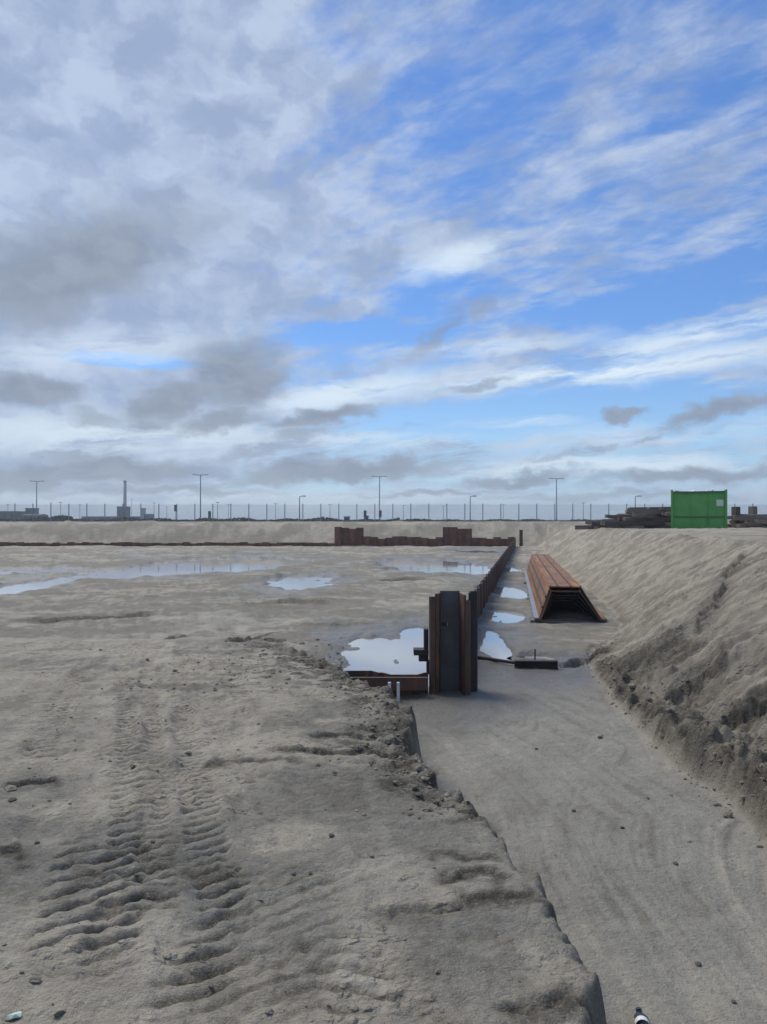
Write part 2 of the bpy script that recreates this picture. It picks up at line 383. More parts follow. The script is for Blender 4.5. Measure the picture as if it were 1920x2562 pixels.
# puddles: photo ellipse (cx, cy, rx, y_far, y_near)
PUD = [  # name key, ellipses, label
    ('main', [(965, 0, 120, 1600, 1700), (1045, 0, 60, 1570, 1650)], 'largest pale puddle, left of the tall sheet pile'),
    ('beside', [(1228, 0, 50, 1578, 1645)], 'small puddle just right of the tall sheet pile'),
    ('strip_a', [(1250, 0, 60, 1525, 1552)], 'thin puddle between the low pile wall and the stacked piles, nearer one'),
    ('strip_b', [(1262, 0, 58, 1464, 1494)], 'bright puddle between the low pile wall and the stacked piles, farther one'),
    ('mid', [(765, 0, 75, 1440, 1472), (730, 0, 60, 1440, 1458)], 'small bluish puddle alone in the middle of the pit floor'),
    ('right_far', [(1130, 0, 120, 1404, 1434), (1030, 0, 90, 1400, 1418)], 'long thin puddle left of the receding pile wall'),
    ('wall_far', [(1275, 0, 34, 1415, 1432)], 'tiny puddle right of the receding pile wall'),
    ('left_far', [(560, 0, 170, 1396, 1430), (400, 0, 150, 1412, 1442), (690, 0, 90, 1396, 1414)], 'widest bluish puddle across the left pit floor'),
    ('left_strip', [(415, 0, 75, 1388, 1396)], 'whitish sliver of water behind the widest puddle'),
    ('edge', [(30, 0, 130, 1420, 1440)], 'white sliver of water cut by the left picture edge'),
    ('edge_near', [(100, 0, 75, 1444, 1482), (10, 0, 70, 1462, 1490)], 'pale blue puddle near the left picture edge'),
    ('floor_sliver', [(640, 0, 60, 1380, 1388)], 'pale sliver of water before the far wall, left of its piles'),
    ('wall_foot', [(1190, 0, 70, 1374, 1382)], 'pale sliver of water at the foot of the far wall near the corner'),
    ('beam', [(1345, 0, 56, 1634, 1648)], 'thin pale puddle behind the short dark beam'),
]
WATER_Z = -.055
def ell(cx, rx, y0, y1):
    ya, yb = CZ * F / (y0 - HY), CZ * F / (y1 - HY)       # far, near
    yc = (ya + yb) / 2
    return ((cx - CX) / F * yc, yc, rx / F * yc, (ya - yb) / 2)
PUDW = {k: [ell(c_, rx, y0, y1) for (c_, _, rx, y0, y1) in es] for k, es, _ in PUD}

TRACKS = [  # pts (photo), half width, lug period, slant, depth
    (P((250, 2480), (300, 2250), (318, 2120), (322, 2010), (322, 1900), (322, 1800), (312, 1720), (302, 1660), (345, 1610), (400, 1585)), .095, .118, +.35, .026),
    (P((395, 2300), (392, 2120), (388, 2020), (384, 1900), (380, 1780), (368, 1690), (372, 1630), (430, 1590)), .090, .112, -.30, .023),
    (P((610, 2330), (560, 2220), (530, 2140), (508, 2040), (492, 1950), (475, 1870), (460, 1780), (450, 1680), (455, 1600)), .110, .112, +.50, .023),
    (P((195, 2400), (235, 2280), (245, 2150), (262, 2060)), .21, .165, +.62, .026),
    (P((560, 2556), (640, 2380), (700, 2230), (760, 2120)), .28, .150, +.95, .010),
    (P((430, 2540), (500, 2380), (560, 2240)), .12, .135, +.75, .010),
    (P((930, 2540), (880, 2400), (800, 2290)), .14, .14, -.6, .012),
    (P((90, 1900), (150, 1760), (230, 1640)), .12, .13, .5, .012),
    (P((620, 1760), (560, 1680), (520, 1610)), .12, .13, -.5, .013),
]
GOUGE = [  # pts, depth, run-out towards viewer, painted shade on moist sand
    (P((525, 1930), (560, 1905), (600, 1896), (780, 1893)), .035, .05, 1.0),
    (P((640, 1872), (800, 1866), (950, 1872), (1050, 1866)), .06, .10, 1.0),
    (P((720, 1830), (880, 1822), (1000, 1850), (1055, 1872)), .06, .09, .8),
    (P((980, 2066), (1090, 2050), (1170, 2028), (1215, 2022)), .028, .06, 1.0),
    (P((1050, 2136), (1170, 2126), (1262, 2122)), .028, .06, 1.0),
    (P((1070, 2182), (1200, 2172), (1290, 2192)), .03, .07, 1.0),
    (P((1130, 2240), (1270, 2228), (1338, 2208)), .032, .07, 1.0),
    (P((1220, 2535), (1350, 2530), (1482, 2526)), .028, .05, 1.0),
    (P((900, 2262), (1050, 2264), (1190, 2250)), .03, .12, .5),
    (P((560, 1604), (640, 1596), (730, 1602)), .14, .5, 1.0),
    (P((405, 1592), (470, 1592)), .16, .35, 1.0),
    (P((0, 1970), (80, 1957), (160, 1945)), .04, .12, .8),
    (P((0, 2116), (60, 2105)), .03, .10, .9),
    (P((780, 1655), (822, 1670)), .14, .2, .9),
    (P((0, 1442), (240, 1438), (470, 1412), (640, 1398)), .22, 1.2, 1.0),
    (P((0, 1552), (230, 1548), (420, 1540)), .12, .8, .7),
    (P((980, 1560), (860, 1566), (700, 1560)), -.05, .8, .3),
    (P((900, 1455), (1010, 1450), (1080, 1456)), .14, 1.5, .9),
    (P((940, 1425), (1000, 1422), (1060, 1426)), .12, 2.0, .8),
    (P((560, 1520), (720, 1510), (840, 1516)), .10, .8, .6),
    (P((1400, 1664), (1440, 1648), (1490, 1630), (1545, 1602)), .16, .25, 1.0),
    (P((1700, 1640), (1770, 1530), (1815, 1440), (1865, 1375)), .14, .5, .5),
    (P((1640, 1770), (1720, 1715), (1830, 1660)), .12, .25, .9),
    (P((1800, 1790), (1870, 1770), (1930, 1740)), .14, .3, .9),
    (P((1205, 1644), (1270, 1648), (1330, 1654)), .08, .2, .8),
]

def terrain(X, Y):
    e_n = fbm(X * 0 + 3.1, Y * 1.6, 4, 2) * .34 + fbm(X * 2.2, Y * 3.5, 3, 5) * .12
    e_n = e_n * (.05 + .80 * sst(Y, 4.2, 5.2)) + fbm(X * 1.5, Y * 7.0, 3, 3) * .07 * (1 - sst(Y, 4.2, 5.2))
    t_n = fbm(X * 0 + 9.1, Y * .7, 4, 4) * .45
    Z = base_z(X, Y, e_n, t_n * .6)
    e = np.interp(Y, EY, EX) + e_n; u = X - np.interp(Y, TY, TX) - t_n * .6
    rz = ramp_z(Y)
    on_pl = (1 - sst(X - e, -.04, .1)) * sst(rz, .0, .1)
    on_bank = sst(u, -.02, .15) * (1 - sst(u, 3.3, 4.3)); top = sst(u, 3.2, 4.5)
    far = sst(Y, 74.8, 76.5)
    floor = np.clip(1 - on_pl - sst(u, -.1, .1) - far, 0, 1)
    trench = floor * (1 - sst(Y, 13.6 + .35 * (X - 2.4), 14.6 + .35 * (X - 2.4))) * sst(X, -.9, .2)
    pit = np.clip(floor - trench, 0, 1)
    damp_shade = np.zeros_like(X); grey = np.zeros_like(X)
    near = 1 - sst(Y, 18, 40)
    # general unevenness
    Z = Z + on_pl * (fbm(X * .55, Y * .55, 3, 1) * .045 + fbm(X * 3.0, Y * 3.0, 4, 3) * .016 + fbm(X * 11, Y * 11, 3, 6) * .010 - np.abs(fbm(X * 15, Y * 15, 2, 3)) * .018)
    churn = on_pl * sst(fbm(X * .8, Y * .8, 3, 6), -.12, .22) * (1 - sst(X, -.6, .4))
    rough_ = -np.abs(fbm((X * .8 + Y * .6) * 7, (Y * .8 - X * .6) * 3.0, 3, 2)) * .05
    Z = Z + churn * rough_; damp_shade = damp_shade + churn * sst(-rough_, .02, .06) * 0
    Z = Z + pit * (fbm(X * .45, Y * .30, 4, 2) * .11 + fbm(X * 1.8, Y * 1.0, 4, 5) * .045 + fbm(X * 5.0 + Y, Y * 3.2, 3, 1) * .030 * (1 - sst(Y, 30, 50)) - np.abs(fbm(X * .7 + Y * .2, Y * 1.3, 3, 3)) * .06 + .03)
    Z = Z + pit * sst(Y, 15, 22) * np.abs(fbm(X * .25, Y * .9, 3, 4)) * .16
    # trench floor: smooth bucket scrapes along its length
    sc = X + .12 * np.sin(Y * .55) + .22 * Y + .10 * fbm(X * .6, Y * .4, 3, 2)
    sc2 = X - .30 * Y + .35 * np.sin(Y * .9 + X) + .2 * fbm(X * .8, Y * .5, 3, 6); swm = sst(fbm(X * .9, Y * .6, 3, 5), -.15, .2)
    Z = Z + trench * (-.05 + fbm(sc * 7, Y * .45, 4, 1, .6) * .016 + fbm(sc2 * 22, Y * .9, 3, 4) * .009 * swm + fbm(X * 9, Y * 9, 3, 3) * .012 + fbm(X * .8, Y * .8, 3, 7) * .05)
    grey = grey + trench * .9
    # bank: scrape marks straight down the slope, clods below
    uu = np.clip(u, 0, 5)
    skew = Y + .25 * uu
    nearb = 1 - .55 * sst(Y, 20, 60)
    stria = fbm(skew * 2.0, uu * .28, 4, 3, .62) * .15 + np.abs(fbm(skew * 4.5, uu * .40, 4, 6, .6)) * -.13
    smask = .25 + .95 * sst(fbm(skew * .55, uu * .5, 3, 2), -.2, .18)
    Z = Z + on_bank * nearb * stria * sst(uu, .0, .7) * smask + on_bank * fbm(skew * .6, uu * .35, 3, 5) * .22 * sst(uu, .1, 1.0)
    low = sst(3.0 - uu, 0.6, 2.4) * (1 - sst(Y, 11, 15))
    clod = np.maximum(fbm(X * 5, Y * 5, 4, 2, .6), -.12)
    Z = Z + on_bank * (fbm(X * 2.4, Y * 2.4, 4, 5) * .05 + clod * (.025 + .11 * low) + low * (fbm(X * 2.1, Y * 2.1, 3, 7) * .16 - np.abs(fbm(X * 8, Y * 8, 3, 1)) * .05))
    Z = Z + on_bank * (1 - sst(Y, 8, 11)) * .18 * sst(u, .0, .05) * (1 - sst(u, .08, .7)) * 1.5
    damp_shade = damp_shade + on_bank * low * (.35 + .75 * sst(fbm(X * 1.6, Y * 1.6, 4, 1), -.15, .25))
    Z = Z + on_bank * (1 - sst(u, .2, 1.0)) * (1 - sst(Y, 12, 15)) * (fbm(X * 6, Y * 6, 4, 3, .65) * .12 - np.abs(fbm(X * 10, Y * 10, 2, 5)) * .06)
    damp_shade = damp_shade + on_bank * (1 - sst(u, .05, .45)) * .7 * (1 - sst(Y, 16, 30))  # toe darkened to paint the overhang's shade, on top of real moisture
    Z = Z + top * (fbm(X * .4, Y * .4, 4, 3) * .14 + fbm(X * 2, Y * 2, 3, 1) * .05) * (1 - sst(Y, 90, 120))
    Z = Z + far * (fbm(X * .25, Y * .5, 4, 6) * .38 + fbm(X * .9, Y * 1.4, 4, 2) * .22) * (1 - sst(Y, 84, 100))
    damp_shade = damp_shade + far * (1 - sst(Y, 75.5, 77.5)) * .55  # darker along the foot of the berm
    # crumbled lip of the ramp along the trench
    lip = on_pl * np.exp(-((X - e + .12) / .30) ** 2) * sst(Y, 4.2, 5.0)
    crumb = fbm(X * 4.5, Y * 4.5, 4, 4, .6)
    Z = Z + lip * (crumb * .07 - .03 - np.abs(fbm(X * 8, Y * 8, 3, 1)) * .06)
    lip2 = on_pl * np.exp(-((X - e + .16) / .36) ** 2) * sst(Y, 4.3, 5.2)
    damp_shade = damp_shade + lip2 * (.45 + .8 * sst(-crumb, -.16, .12))  # lip made darker, most where the crumb relief dips
    face = sst(X - e, -.06, .05) * (1 - sst(X - e, .2, .36)) * sst(rz, .02, .2)
    Z = Z + face * (fbm(X * 7, Y * 7, 4, 2, .6) * .16 - np.abs(fbm(X * 12, Y * 12, 2, 6)) * .05)
    damp_shade = damp_shade + face * .5
    # broken ground where the ramp runs out
    brk = on_pl * sst(Y, 8.5, 10.5) * (1 - sst(Y, 16, 18)) * sst(X, -3.5, -1.4)
    Z = Z + brk * clod * .05
    damp_shade = damp_shade + brk * sst(-crumb, -.05, .22) * .75  # darker where the crumb relief dips
    # tyre and lug marks
    for pts, hw, per, sl, dep in TRACKS:
        dd, lat, arc, tot = polydist(X, Y, pts)
        msk = (1 - sst(dd, hw * .8, hw * 1.15)) * sst(arc, 0, min(.25, .2 * tot)) * (1 - sst(arc, tot - min(.8, .3 * tot), tot - .02)) * on_pl
        msk = msk * (.65 + .35 * sst(fbm(X * 1.3, Y * 1.3, 3, 3), -.25, .05))
        ph = (arc + sl * lat + fbm(X * 3, Y * 3, 2, 1) * .025) / per
        wv = ph - np.floor(ph)
        lug = sst(np.abs(wv - .5) + .10 * fbm(X * 14, Y * 14, 2, 4), .12, .22)                   # narrow grooves between lugs
        Z = Z + msk * ((lug - .55) * dep * (.75 + .6 * (fbm(X * 4, Y * 4, 3, 5) + .3)) - .010)
        damp_shade = damp_shade + msk * sst(lug, .6, .0) * .60  # groove shade painted between the lugs
        Z = Z + (.008 + .05 * fbm(X * 3, Y * 3, 3, 1)) * np.exp(-((dd - hw * 1.25) / .05) ** 2) * on_pl * sst(arc, .1, .6) * (1 - sst(arc, tot - 1.2, tot))
    # long faint wheel ruts down the ramp and over the pit floor
    for x0 in (-1.75, -1.2, -.55, -2.9, -3.5):
        rx_ = X - (x0 - .02 * Y + .15 * np.sin(Y * .25 + x0))
        Z = Z - (on_pl + .6 * pit * near) * .030 * np.exp(-(rx_ / .13) ** 2) * (.4 + fbm(X * 0 + x0, Y * .6, 3, 2))
    for pts, dep, run, shade_k in GOUGE:
        dd, lat, arc, tot = polydist(X, Y, pts)
        lat = lat + fbm(X * 4, Y * 4, 5, 2, .65) * (.09 + .15 * run)
        ends = sst(arc, 0, .22 * tot) * (1 - sst(arc, .85 * tot, tot)) * (dd < 2.5 * run + .1)
        t = -lat                                                             # viewer side
        cut = np.where(t > 0, np.exp(-t / run * 2.2), np.clip(1 + t / (.03 + .12 * run), 0, 1))
        Z = Z - dep * cut * ends * (.6 + .8 * (fbm(X * 2.5, Y * 2.5, 3, 5) + .4))
        Z = Z + dep * .25 * np.exp(-((t + .10) / .08) ** 2) * ends
        damp_shade = damp_shade + shade_k * ends * np.clip(1.3 - np.abs(t - .03) / (.055 + .42 * run), 0, 1)  # cut faces darkened in place of their shadow, partly moist sand
    # puddle bowls
    wob = fbm(X * 1.1, Y * .55, 4, 7)
    for k, es in PUDW.items():
        for (cx, cy, rx, ry) in es:
            r = np.sqrt(((X - cx) / rx) ** 2 + ((Y - cy) / (ry * 1.15)) ** 2) + wob * .55
            bowl = 1 - sst(r, .74, 1.24)
            Z = Z * (1 - bowl * (floor > .3)) + (-.105 + fbm(X * 2.2, Y * 1.2, 4, 3) * .10) * bowl * (floor > .3)
    # keep the rest of the floor above the water
    wet = (floor > .5) * (1 - sst(Z, WATER_Z + .03, WATER_Z + .17))
    nearp = np.zeros_like(X)
    for es in PUDW.values():
        for (cx, cy, rx, ry) in es:
            r = np.sqrt(((X - cx) / (rx * 1.1 + .6)) ** 2 + ((Y - cy) / (ry * 1.1 + 2.0)) ** 2) + wob * .5
            nearp = np.maximum(nearp, 1 - sst(r, .8, 1.7))
    wet = wet * nearp
    grey = grey + pit * (.35 + .9 * fbm(X * .5, Y * .22, 4, 1)) + nearp * .5 * floor
    pat = sst(fbm(X * .9 + 4, Y * .9, 4, 5), .08, .38) * on_pl
    grey = grey + pat * .8
    damp_shade = damp_shade + pat * .38
    for (px_, py_, rx_, ry_) in ((640, 2270, .42, .45), (470, 2160, .25, .3), (40, 1975, .5, .5), (30, 2200, .35, .4), (120, 1650, 1.0, .7)):
        ax, ay = gp(px_, py_)
        q_ = np.sqrt(((X - ax) / rx_) ** 2 + ((Y - ay) / ry_) ** 2) + fbm(X * 3, Y * 3, 4, 6) * 1.1
        q_ = (1 - sst(q_, .5, 1.3)) * on_pl
        damp_shade = damp_shade + q_ * .30; grey = grey + q_ * .8
    rot = X * .25 + Y * .97; per_ = X * .97 - Y * .25
    tone = on_pl * (fbm(X * 5.5 + .8 * Y, Y * .9, 4, 2, .6) * .45 + fbm(per_ * 2.0, rot * 2.0, 5, 4, .6) * .30 + fbm(X * 14, Y * 14, 3, 5, .7) * .30)
    tone = tone + on_bank * (fbm(skew * 5.0, uu * .45, 5, 1, .65) * .60 * smask + fbm(X * 5, Y * 5, 5, 3, .6) * .38 + .20)
    tone = tone + trench * (fbm(sc * 9, Y * .5, 4, 5, .65) * .34 * (1 - swm) + fbm(sc2 * 11, Y * .6, 4, 3, .65) * .36 * swm + fbm(X * 1.2, Y * .9, 4, 7) * .28 + fbm(X * 12, Y * 12, 3, 1) * .16)
    tone = tone + pit * (fbm(X * .45, Y * .8, 5, 6, .65) * .65 + fbm(X * 2.6, Y * 2.6, 4, 1, .6) * .45 + fbm(X * 7 + 2 * Y, Y * .8, 3, 4) * .3 + .19) + nearp * floor * .22
    tone = tone + (far + top * (1 - far)) * (fbm(X * .35, Y * 1.2, 5, 2, .65) * .6) + far * .22
    return Z, np.clip(damp_shade, 0, 1), np.clip(grey, 0, 1), np.clip(wet, 0, 1), tone

def build_ground():
    ys = [-120, -80, -50, -30, -20, -14, -10, -7, -5, -3.5, -2.5, -1.6, -.9, -.3, .2]
    y = .6
    while y < 1480:
        ys.append(y)
        y += (.0112 + .00026 * y * y) if y < 95 else max(4, .05 * y)
        if y < 1.6: y += .03
    ys = np.array(ys)
    t = np.concatenate([[-30, -18, -10, -6, -3.5, -2.2, -1.6, -1.3, -1.15], np.arange(-1.05, -.60, .012), np.arange(-.60, .62, .0020), np.arange(.62, 1.06, .012),
                        [1.15, 1.3, 1.6, 2.2, 3.5, 6, 10, 18, 30]])
    wdt = np.minimum(np.maximum(ys, 0) + 2.6, 400)
    X = np.clip(wdt[:, None] * t[None, :], -1600 + 8 * t[None, :], 1600 + 8 * t[None, :]); Y = np.repeat(ys[:, None], len(t), 1)
    Z, damp_shade, grey, wet, tone = terrain(X.ravel(), Y.ravel())
    nr, nc = X.shape
    co = np.stack([X.ravel(), Y.ravel(), Z], 1).astype(np.float32)
    i = np.arange(nr * nc).reshape(nr, nc)
    q = np.stack([i[:-1, :-1], i[:-1, 1:], i[1:, 1:], i[1:, :-1]], -1).reshape(-1, 4)
    me = bpy.data.meshes.new('ground')
    me.vertices.add(len(co)); me.vertices.foreach_set('co', co.ravel())
    me.loops.add(q.size); me.loops.foreach_set('vertex_index', q.ravel().astype(np.int32))
    me.polygons.add(len(q)); me.polygons.foreach_set('loop_start', (np.arange(len(q)) * 4).astype(np.int32))
    me.polygons.foreach_set('loop_total', np.full(len(q), 4, np.int32))
    me.update(calc_edges=True)
    me.polygons.foreach_set('use_smooth', np.ones(len(q), bool))
    for nm, a in (('damp_shade', damp_shade), ('grey', grey), ('wet', wet), ('tone', tone)):
        at = me.attributes.new(nm, 'FLOAT', 'POINT'); at.data.foreach_set('value', a.astype(np.float32))
    me.materials.append(M['sand'])
    o = link('ground', me); tag(o, kind='structure')
    print('ground quads', len(q))
build_ground()
def tz(x, y):
    return float(terrain(np.array([float(x)]), np.array([float(y)]))[0][0])

# water sheets: one per puddle, outline follows its hollow
for kk, (k, es, label) in enumerate(PUD):
    E = PUDW[k]
    cx = sum(e_[0] for e_ in E) / len(E); cy = sum(e_[1] for e_ in E) / len(E)
    mb = MB(); pts = []
    for i in range(48):
        a = 2 * math.pi * i / 48; best = 0
        ca, sa = math.cos(a), math.sin(a)
        for (ex, ey, rx, ry) in E:
            for s_ in np.linspace(0, 3 * max(rx, ry) + math.hypot(ex - cx, ey - cy), 160):
                if ((cx + ca * s_ - ex) / (rx * 1.38)) ** 2 + ((cy + sa * s_ - ey) / (ry * 1.38)) ** 2 < 1: best = max(best, s_)
        pts.append((cx + ca * best, cy + sa * best, WATER_Z + .004 * (kk % 4)))
    mb.add([(cx, cy, WATER_Z + .004 * (kk % 4))] + pts, [(0, 1 + i, 1 + (i + 1) % 48) for i in range(48)])
    o = mb.build('puddle', M['water']); tag(o, label, 'puddle', kind='structure')

# ------------------------------------------------------------------ sheet pile walls
PW = .70
def u_profile(sgn, dd):
    d_ = dd * sgn
    return [(-.35, 0), (-.315, 0), (-.20, d_), (.20, d_), (.315, 0), (.35, 0)]
def pile_mesh(name, sgn, z0, z1, mat, th=.022, dd=.15):
    mb = MB().strip(u_profile(sgn, dd), th, z0, z1)
    mb.tube((-.345, 0, z0), (-.345, 0, z1), .026, n=6)               # interlock
    return mb.mesh(name, mat)
# wall receding from the near corner to the far corner
A0, A1 = Vector((.98, 12.4)), Vector((12.75, 74.4))
dirA = (A1 - A0).normalized(); LA = (A1 - A0).length
wallA = empty('sheet_pile_wall', (A0.x, A0.y, 0), math.atan2(dirA.y, dirA.x))
tag(wallA, 'low rusty steel sheet pile wall running from the tall near pile to the far corner', 'wall')
mA = [pile_mesh('sheet_pile', s_, -.6, h_, M['rust_wall'], dd=.035) for s_ in (1, -1) for h_ in (.81, .82)]
nA = int(LA / PW)
for i in range(nA):
    me = mA[(0 if i % 2 == 0 else 2) + (1 if random.random() < .25 else 0)]
    link('sheet_pile', me, wallA, (PW * (i + .5), 0, random.uniform(-.008, .008)))
# wall closing the far end of the pit
YB = 74.6
wallB = empty('sheet_pile_wall', (12.75, YB, 0), math.pi)
tag(wallB, 'far rusty sheet pile wall crossing the pit below the sand berm, two groups of piles left high', 'wall')
mB = {}
def far_pile(sgn, z1):
    k = (sgn, round(z1, 2))
    if k not in mB: mB[k] = pile_mesh('sheet_pile', sgn, -.5, z1, M['rust_red'], .03)
    return mB[k]
for i in range(84):
    xw = 12.75 - PW * (i + .5)
    sg = 1 if i % 2 == 0 else -1
    if 5.65 < xw < 7.1: z1 = 1.88
    elif 7.1 <= xw < 8.55: z1 = 1.72
    elif -4.75 < xw < -2.0: z1 = random.choice((1.82, 1.72, 1.9))
    elif xw >= -2.0: z1 = random.choice((.92, .98, .84, .74, .90))
    else: z1 = random.choice((.34, .38, .30, .42))
    link('sheet_pile', far_pile(sg, z1), wallB, (PW * (i + .5), random.uniform(-.02, .02), 0))
# corner post of the far wall
mb = MB().strip([(-.16, .16), (-.16, 0), (.10, 0), (.16, .2)], .03, -.5, 1.62)
tag(mb.build('corner_pile', M['rust_dark'], None, (13.35, 74.5, 0)), 'dark upright corner pile standing alone at the right end of the far wall', 'sheet pile')

# tall near pile: deep trough section with folded flanges
tp = empty('sheet_pile', (1.07, 11.75, 0)); tag(tp, 'tall dark rusty sheet pile with blue grey trough at the near end of the wall', 'sheet pile')
H = 1.49
MB().strip([(-.365, -.02), (-.345, -.05), (-.30, -.05), (-.285, -.01)], .03, -.5, H - .06).build('interlock', M['rust_dark'], tp)
MB().strip([(-.285, -.01), (-.235, .0), (-.19, .25)], .026, -.5, H - .02).build('flange', M['rust_dark'], tp)
bk = MB()
bk.strip([(-.19, .255), (.115, .255)], .024, -.5, .93); bk.strip([(-.19, .255), (.115, .255)], .024, 1.0, H)
bk.strip([(-.19, .255), (-.165, .255)], .024, .93, 1.0); bk.strip([(-.075, .255), (.115, .255)], .024, .93, 1.0)
bk.build('web', M['rust_blue'], tp)
MB().box(-.165, -.075, .30, .31, .90, 1.03).build('hole_shade_plate', M['steel_black'], tp)  # black plate behind the opening paints the hole's darkness
MB().strip([(.115, .255), (.125, .22), (.150, -.10), (.165, -.13)], .028, -.5, H - .03).build('flange', M['rust_dark'], tp)
MB().strip([(.165, -.13), (.215, -.13), (.23, -.09)], .034, -.5, H - .12).build('interlock', M['rust_dark'], tp)
MB().strip([(.23, -.09), (.26, .18), (.37, .22), (.40, .40)], .028, -.5, H).build('side_web', M['steel_black'], tp)
br = MB().box(-.60, -.37, .16, .40, .50, .585); br.box(-.44, -.37, .18, .38, .585, .90); br.box(-.52, -.37, .20, .36, .40, .50); br.box(-.40, -.22, .2, .34, .2, .40)
br.build('bracket', M['steel_black'], tp)

# low stub wall to the left of the tall pile
wl = empty('sheet_pile_wall', (.66, 11.72, 0), math.pi); tag(wl, 'short low brown stub of piles running left from the tall pile into the sand', 'wall')
for i in range(2):
    link('sheet_pile', pile_mesh('sheet_pile', -1 if i % 2 else 1, -.5, .27, M['rust_dark']), wl, (PW * (i + .5), -.02, 0))
MB().box(-.0, 1.25, .20, .26, .06, .25).build('waler', M['rust_dark'], wl)

for xx, lab in ((975, 'left one of two short white pegs at the low brown stub wall'), (997, 'right one of two short white pegs at the low brown stub wall')):
    Yp = 11.25; Xp = (xx - CX) / F * Yp; zz = tz(Xp, Yp)
    ztop = CZ - (1708 - HY) / F * Yp
    mbp = MB().tube((0, 0, -.12), (0, 0, ztop - zz), .022, n=10); mbp.tube((0, 0, ztop - zz), (0, 0, ztop - zz + .012), .026, .02, n=10)
    tag(mbp.build('marker_peg', M['white'], None, (Xp, Yp, zz)), lab, 'peg')

# ------------------------------------------------------------------ stacked piles lying by the bank
ro, rd, rs = M['rust_orange'], M['rust_dark'], M['steel_black']
B0 = Vector((4.66, 19.2)); bd = Vector((.168, 1.0)).normalized()
def hat(w_top, w_bot, h, lip):
    return [(-w_bot / 2 - lip, .0), (-w_bot / 2, .0), (-w_top / 2 - .12, h), (w_top / 2 - .12, h), (w_bot / 2, .0), (w_bot / 2 + lip, .0)]
def lying_pile(prof, y0, y1, z, th, mats, root_label, dx=0):
    rt = empty('sheet_pile', (B0.x, B0.y, z), math.atan2(bd.y, bd.x) - math.pi / 2); tag(rt, root_label, 'sheet pile', 'sheet piles stacked beside the bank')
    names = ['flange', 'web', 'top_plate', 'web', 'flange']
    for i in (1, 2, 3, 4):                                            # lengthwise interlock beads along the folds
        bx, bz = prof[i]
        MB().tube((bx + dx, y0 + .02, bz + .012), (bx + dx, y1 - .02, bz + .012), .026, n=6).build('bead', mats[1], rt)
    if mats[1] is ro:
        for fr in (.33, .66):
            bx = prof[1][0] + (prof[2][0] - prof[1][0]) * fr; bz = prof[1][1] + (prof[2][1] - prof[1][1]) * fr
            MB().tube((bx + dx - .012, y0 + .02, bz + .01), (bx + dx - .012, y1 - .02, bz + .01), .034, n=6).build('rib', rs, rt)
        for bx in (-.30, .02):
            MB().tube((bx + dx, y0 + .02, prof[2][1] + .015), (bx + dx, y1 - .02, prof[2][1] + .015), .022, n=6).build('rib', rs, rt)
    for i in range(5):
        a, b = prof[i], prof[i + 1]
        mb = MB().strip([a, b], th, y0, y1)
        mb.v = [(x + dx, zz, yy) for (x, yy, zz) in mb.v]            # extrude along the length
        mb.build(names[i], mats[i], rt)
    return rt
for i, yb in enumerate((.25, 6.0, 12.0, 17.2)):
    q = B0 + bd * yb; zt = tz(q.x, q.y)
    mb = MB().box(-.98, .98, -.1, .1, -.1, .075 - min(zt, 0.06))
    tag(mb.build('timber_bearer', M['timber'], None, (q.x, q.y, 0), math.atan2(bd.y, bd.x) - math.pi / 2),
        ['dark timber bearer under the near end of the stacked piles', 'dark timber bearer under the stacked piles', 'dark timber bearer under the stacked piles', 'dark timber bearer under the far end of the stacked piles'][i], 'timber', 'bearers under the stacked piles')
lying_pile(hat(.50, 1.16, .40, .10), .95, 17.2, .078, .03, [rs] * 5, 'innermost blackish trough shaped pile at the bottom of the stack')  # inner piles coloured black to paint the stack's shaded hollow
lying_pile(hat(.58, 1.28, .50, .11), .60, 17.4, .079, .03, [rs] * 5, 'second blackish trough shaped pile from the bottom of the stack')
lying_pile(hat(.66, 1.40, .60, .12), .25, 17.6, .080, .03, [rs] * 5, 'third dark trough shaped pile, in the middle of the stack')
lying_pile(hat(.70, 1.46, .71, .15), 0, 18.0, .095, .03, [rd, ro, rd, rd, rd], 'rusty trough shaped pile nested directly under the topmost one')
lying_pile(hat(.74, 1.50, .80, .14), .06, 18.2, .115, .03, [M['galv'], ro, ro, rd, ro], 'topmost orange rusted trough shaped pile of the stack by the bank')  # pale left flange paints the sky's reflection on the steel

# ------------------------------------------------------------------ short beam and rod by the trench end
Yb = 13.7; Xb = (1341 - CX) / F * Yb; zb = tz(Xb, Yb)
bm_ = empty('steel_beam', (Xb, Yb, max(zb, -.05)), R(-3)); tag(bm_, 'short dark steel beam lying at the end of the grey trench', 'beam')
MB().box(-.38, .38, -.07, .07, .105, .125).build('flange', M['steel_black'], bm_)
MB().box(-.38, .38, -.07, .07, -.02, .012).build('flange', M['steel_black'], bm_)
MB().box(-.38, .38, -.012, .012, .012, .105).build('web', M['steel_black'], bm_)
tag(MB().tube((0, 0, -.1), (.004, 0, .30), .013, n=8).build('steel_pin', M['steel_black'], None, (Xb + .01, Yb + .16, max(zb, -.05))), 'thin dark pin standing behind the short beam', 'pin')
q0 = Vector((1.72, 14.2)); q1 = Vector((2.42, 13.85))
tag(MB().tube((q0.x, q0.y, tz(q0.x, q0.y) + .03), (q1.x, q1.y, tz(q1.x, q1.y) + .04), .03, n=8).build('steel_bar', M['steel_black']), 'dark bar lying between the tall pile and the short beam', 'bar')

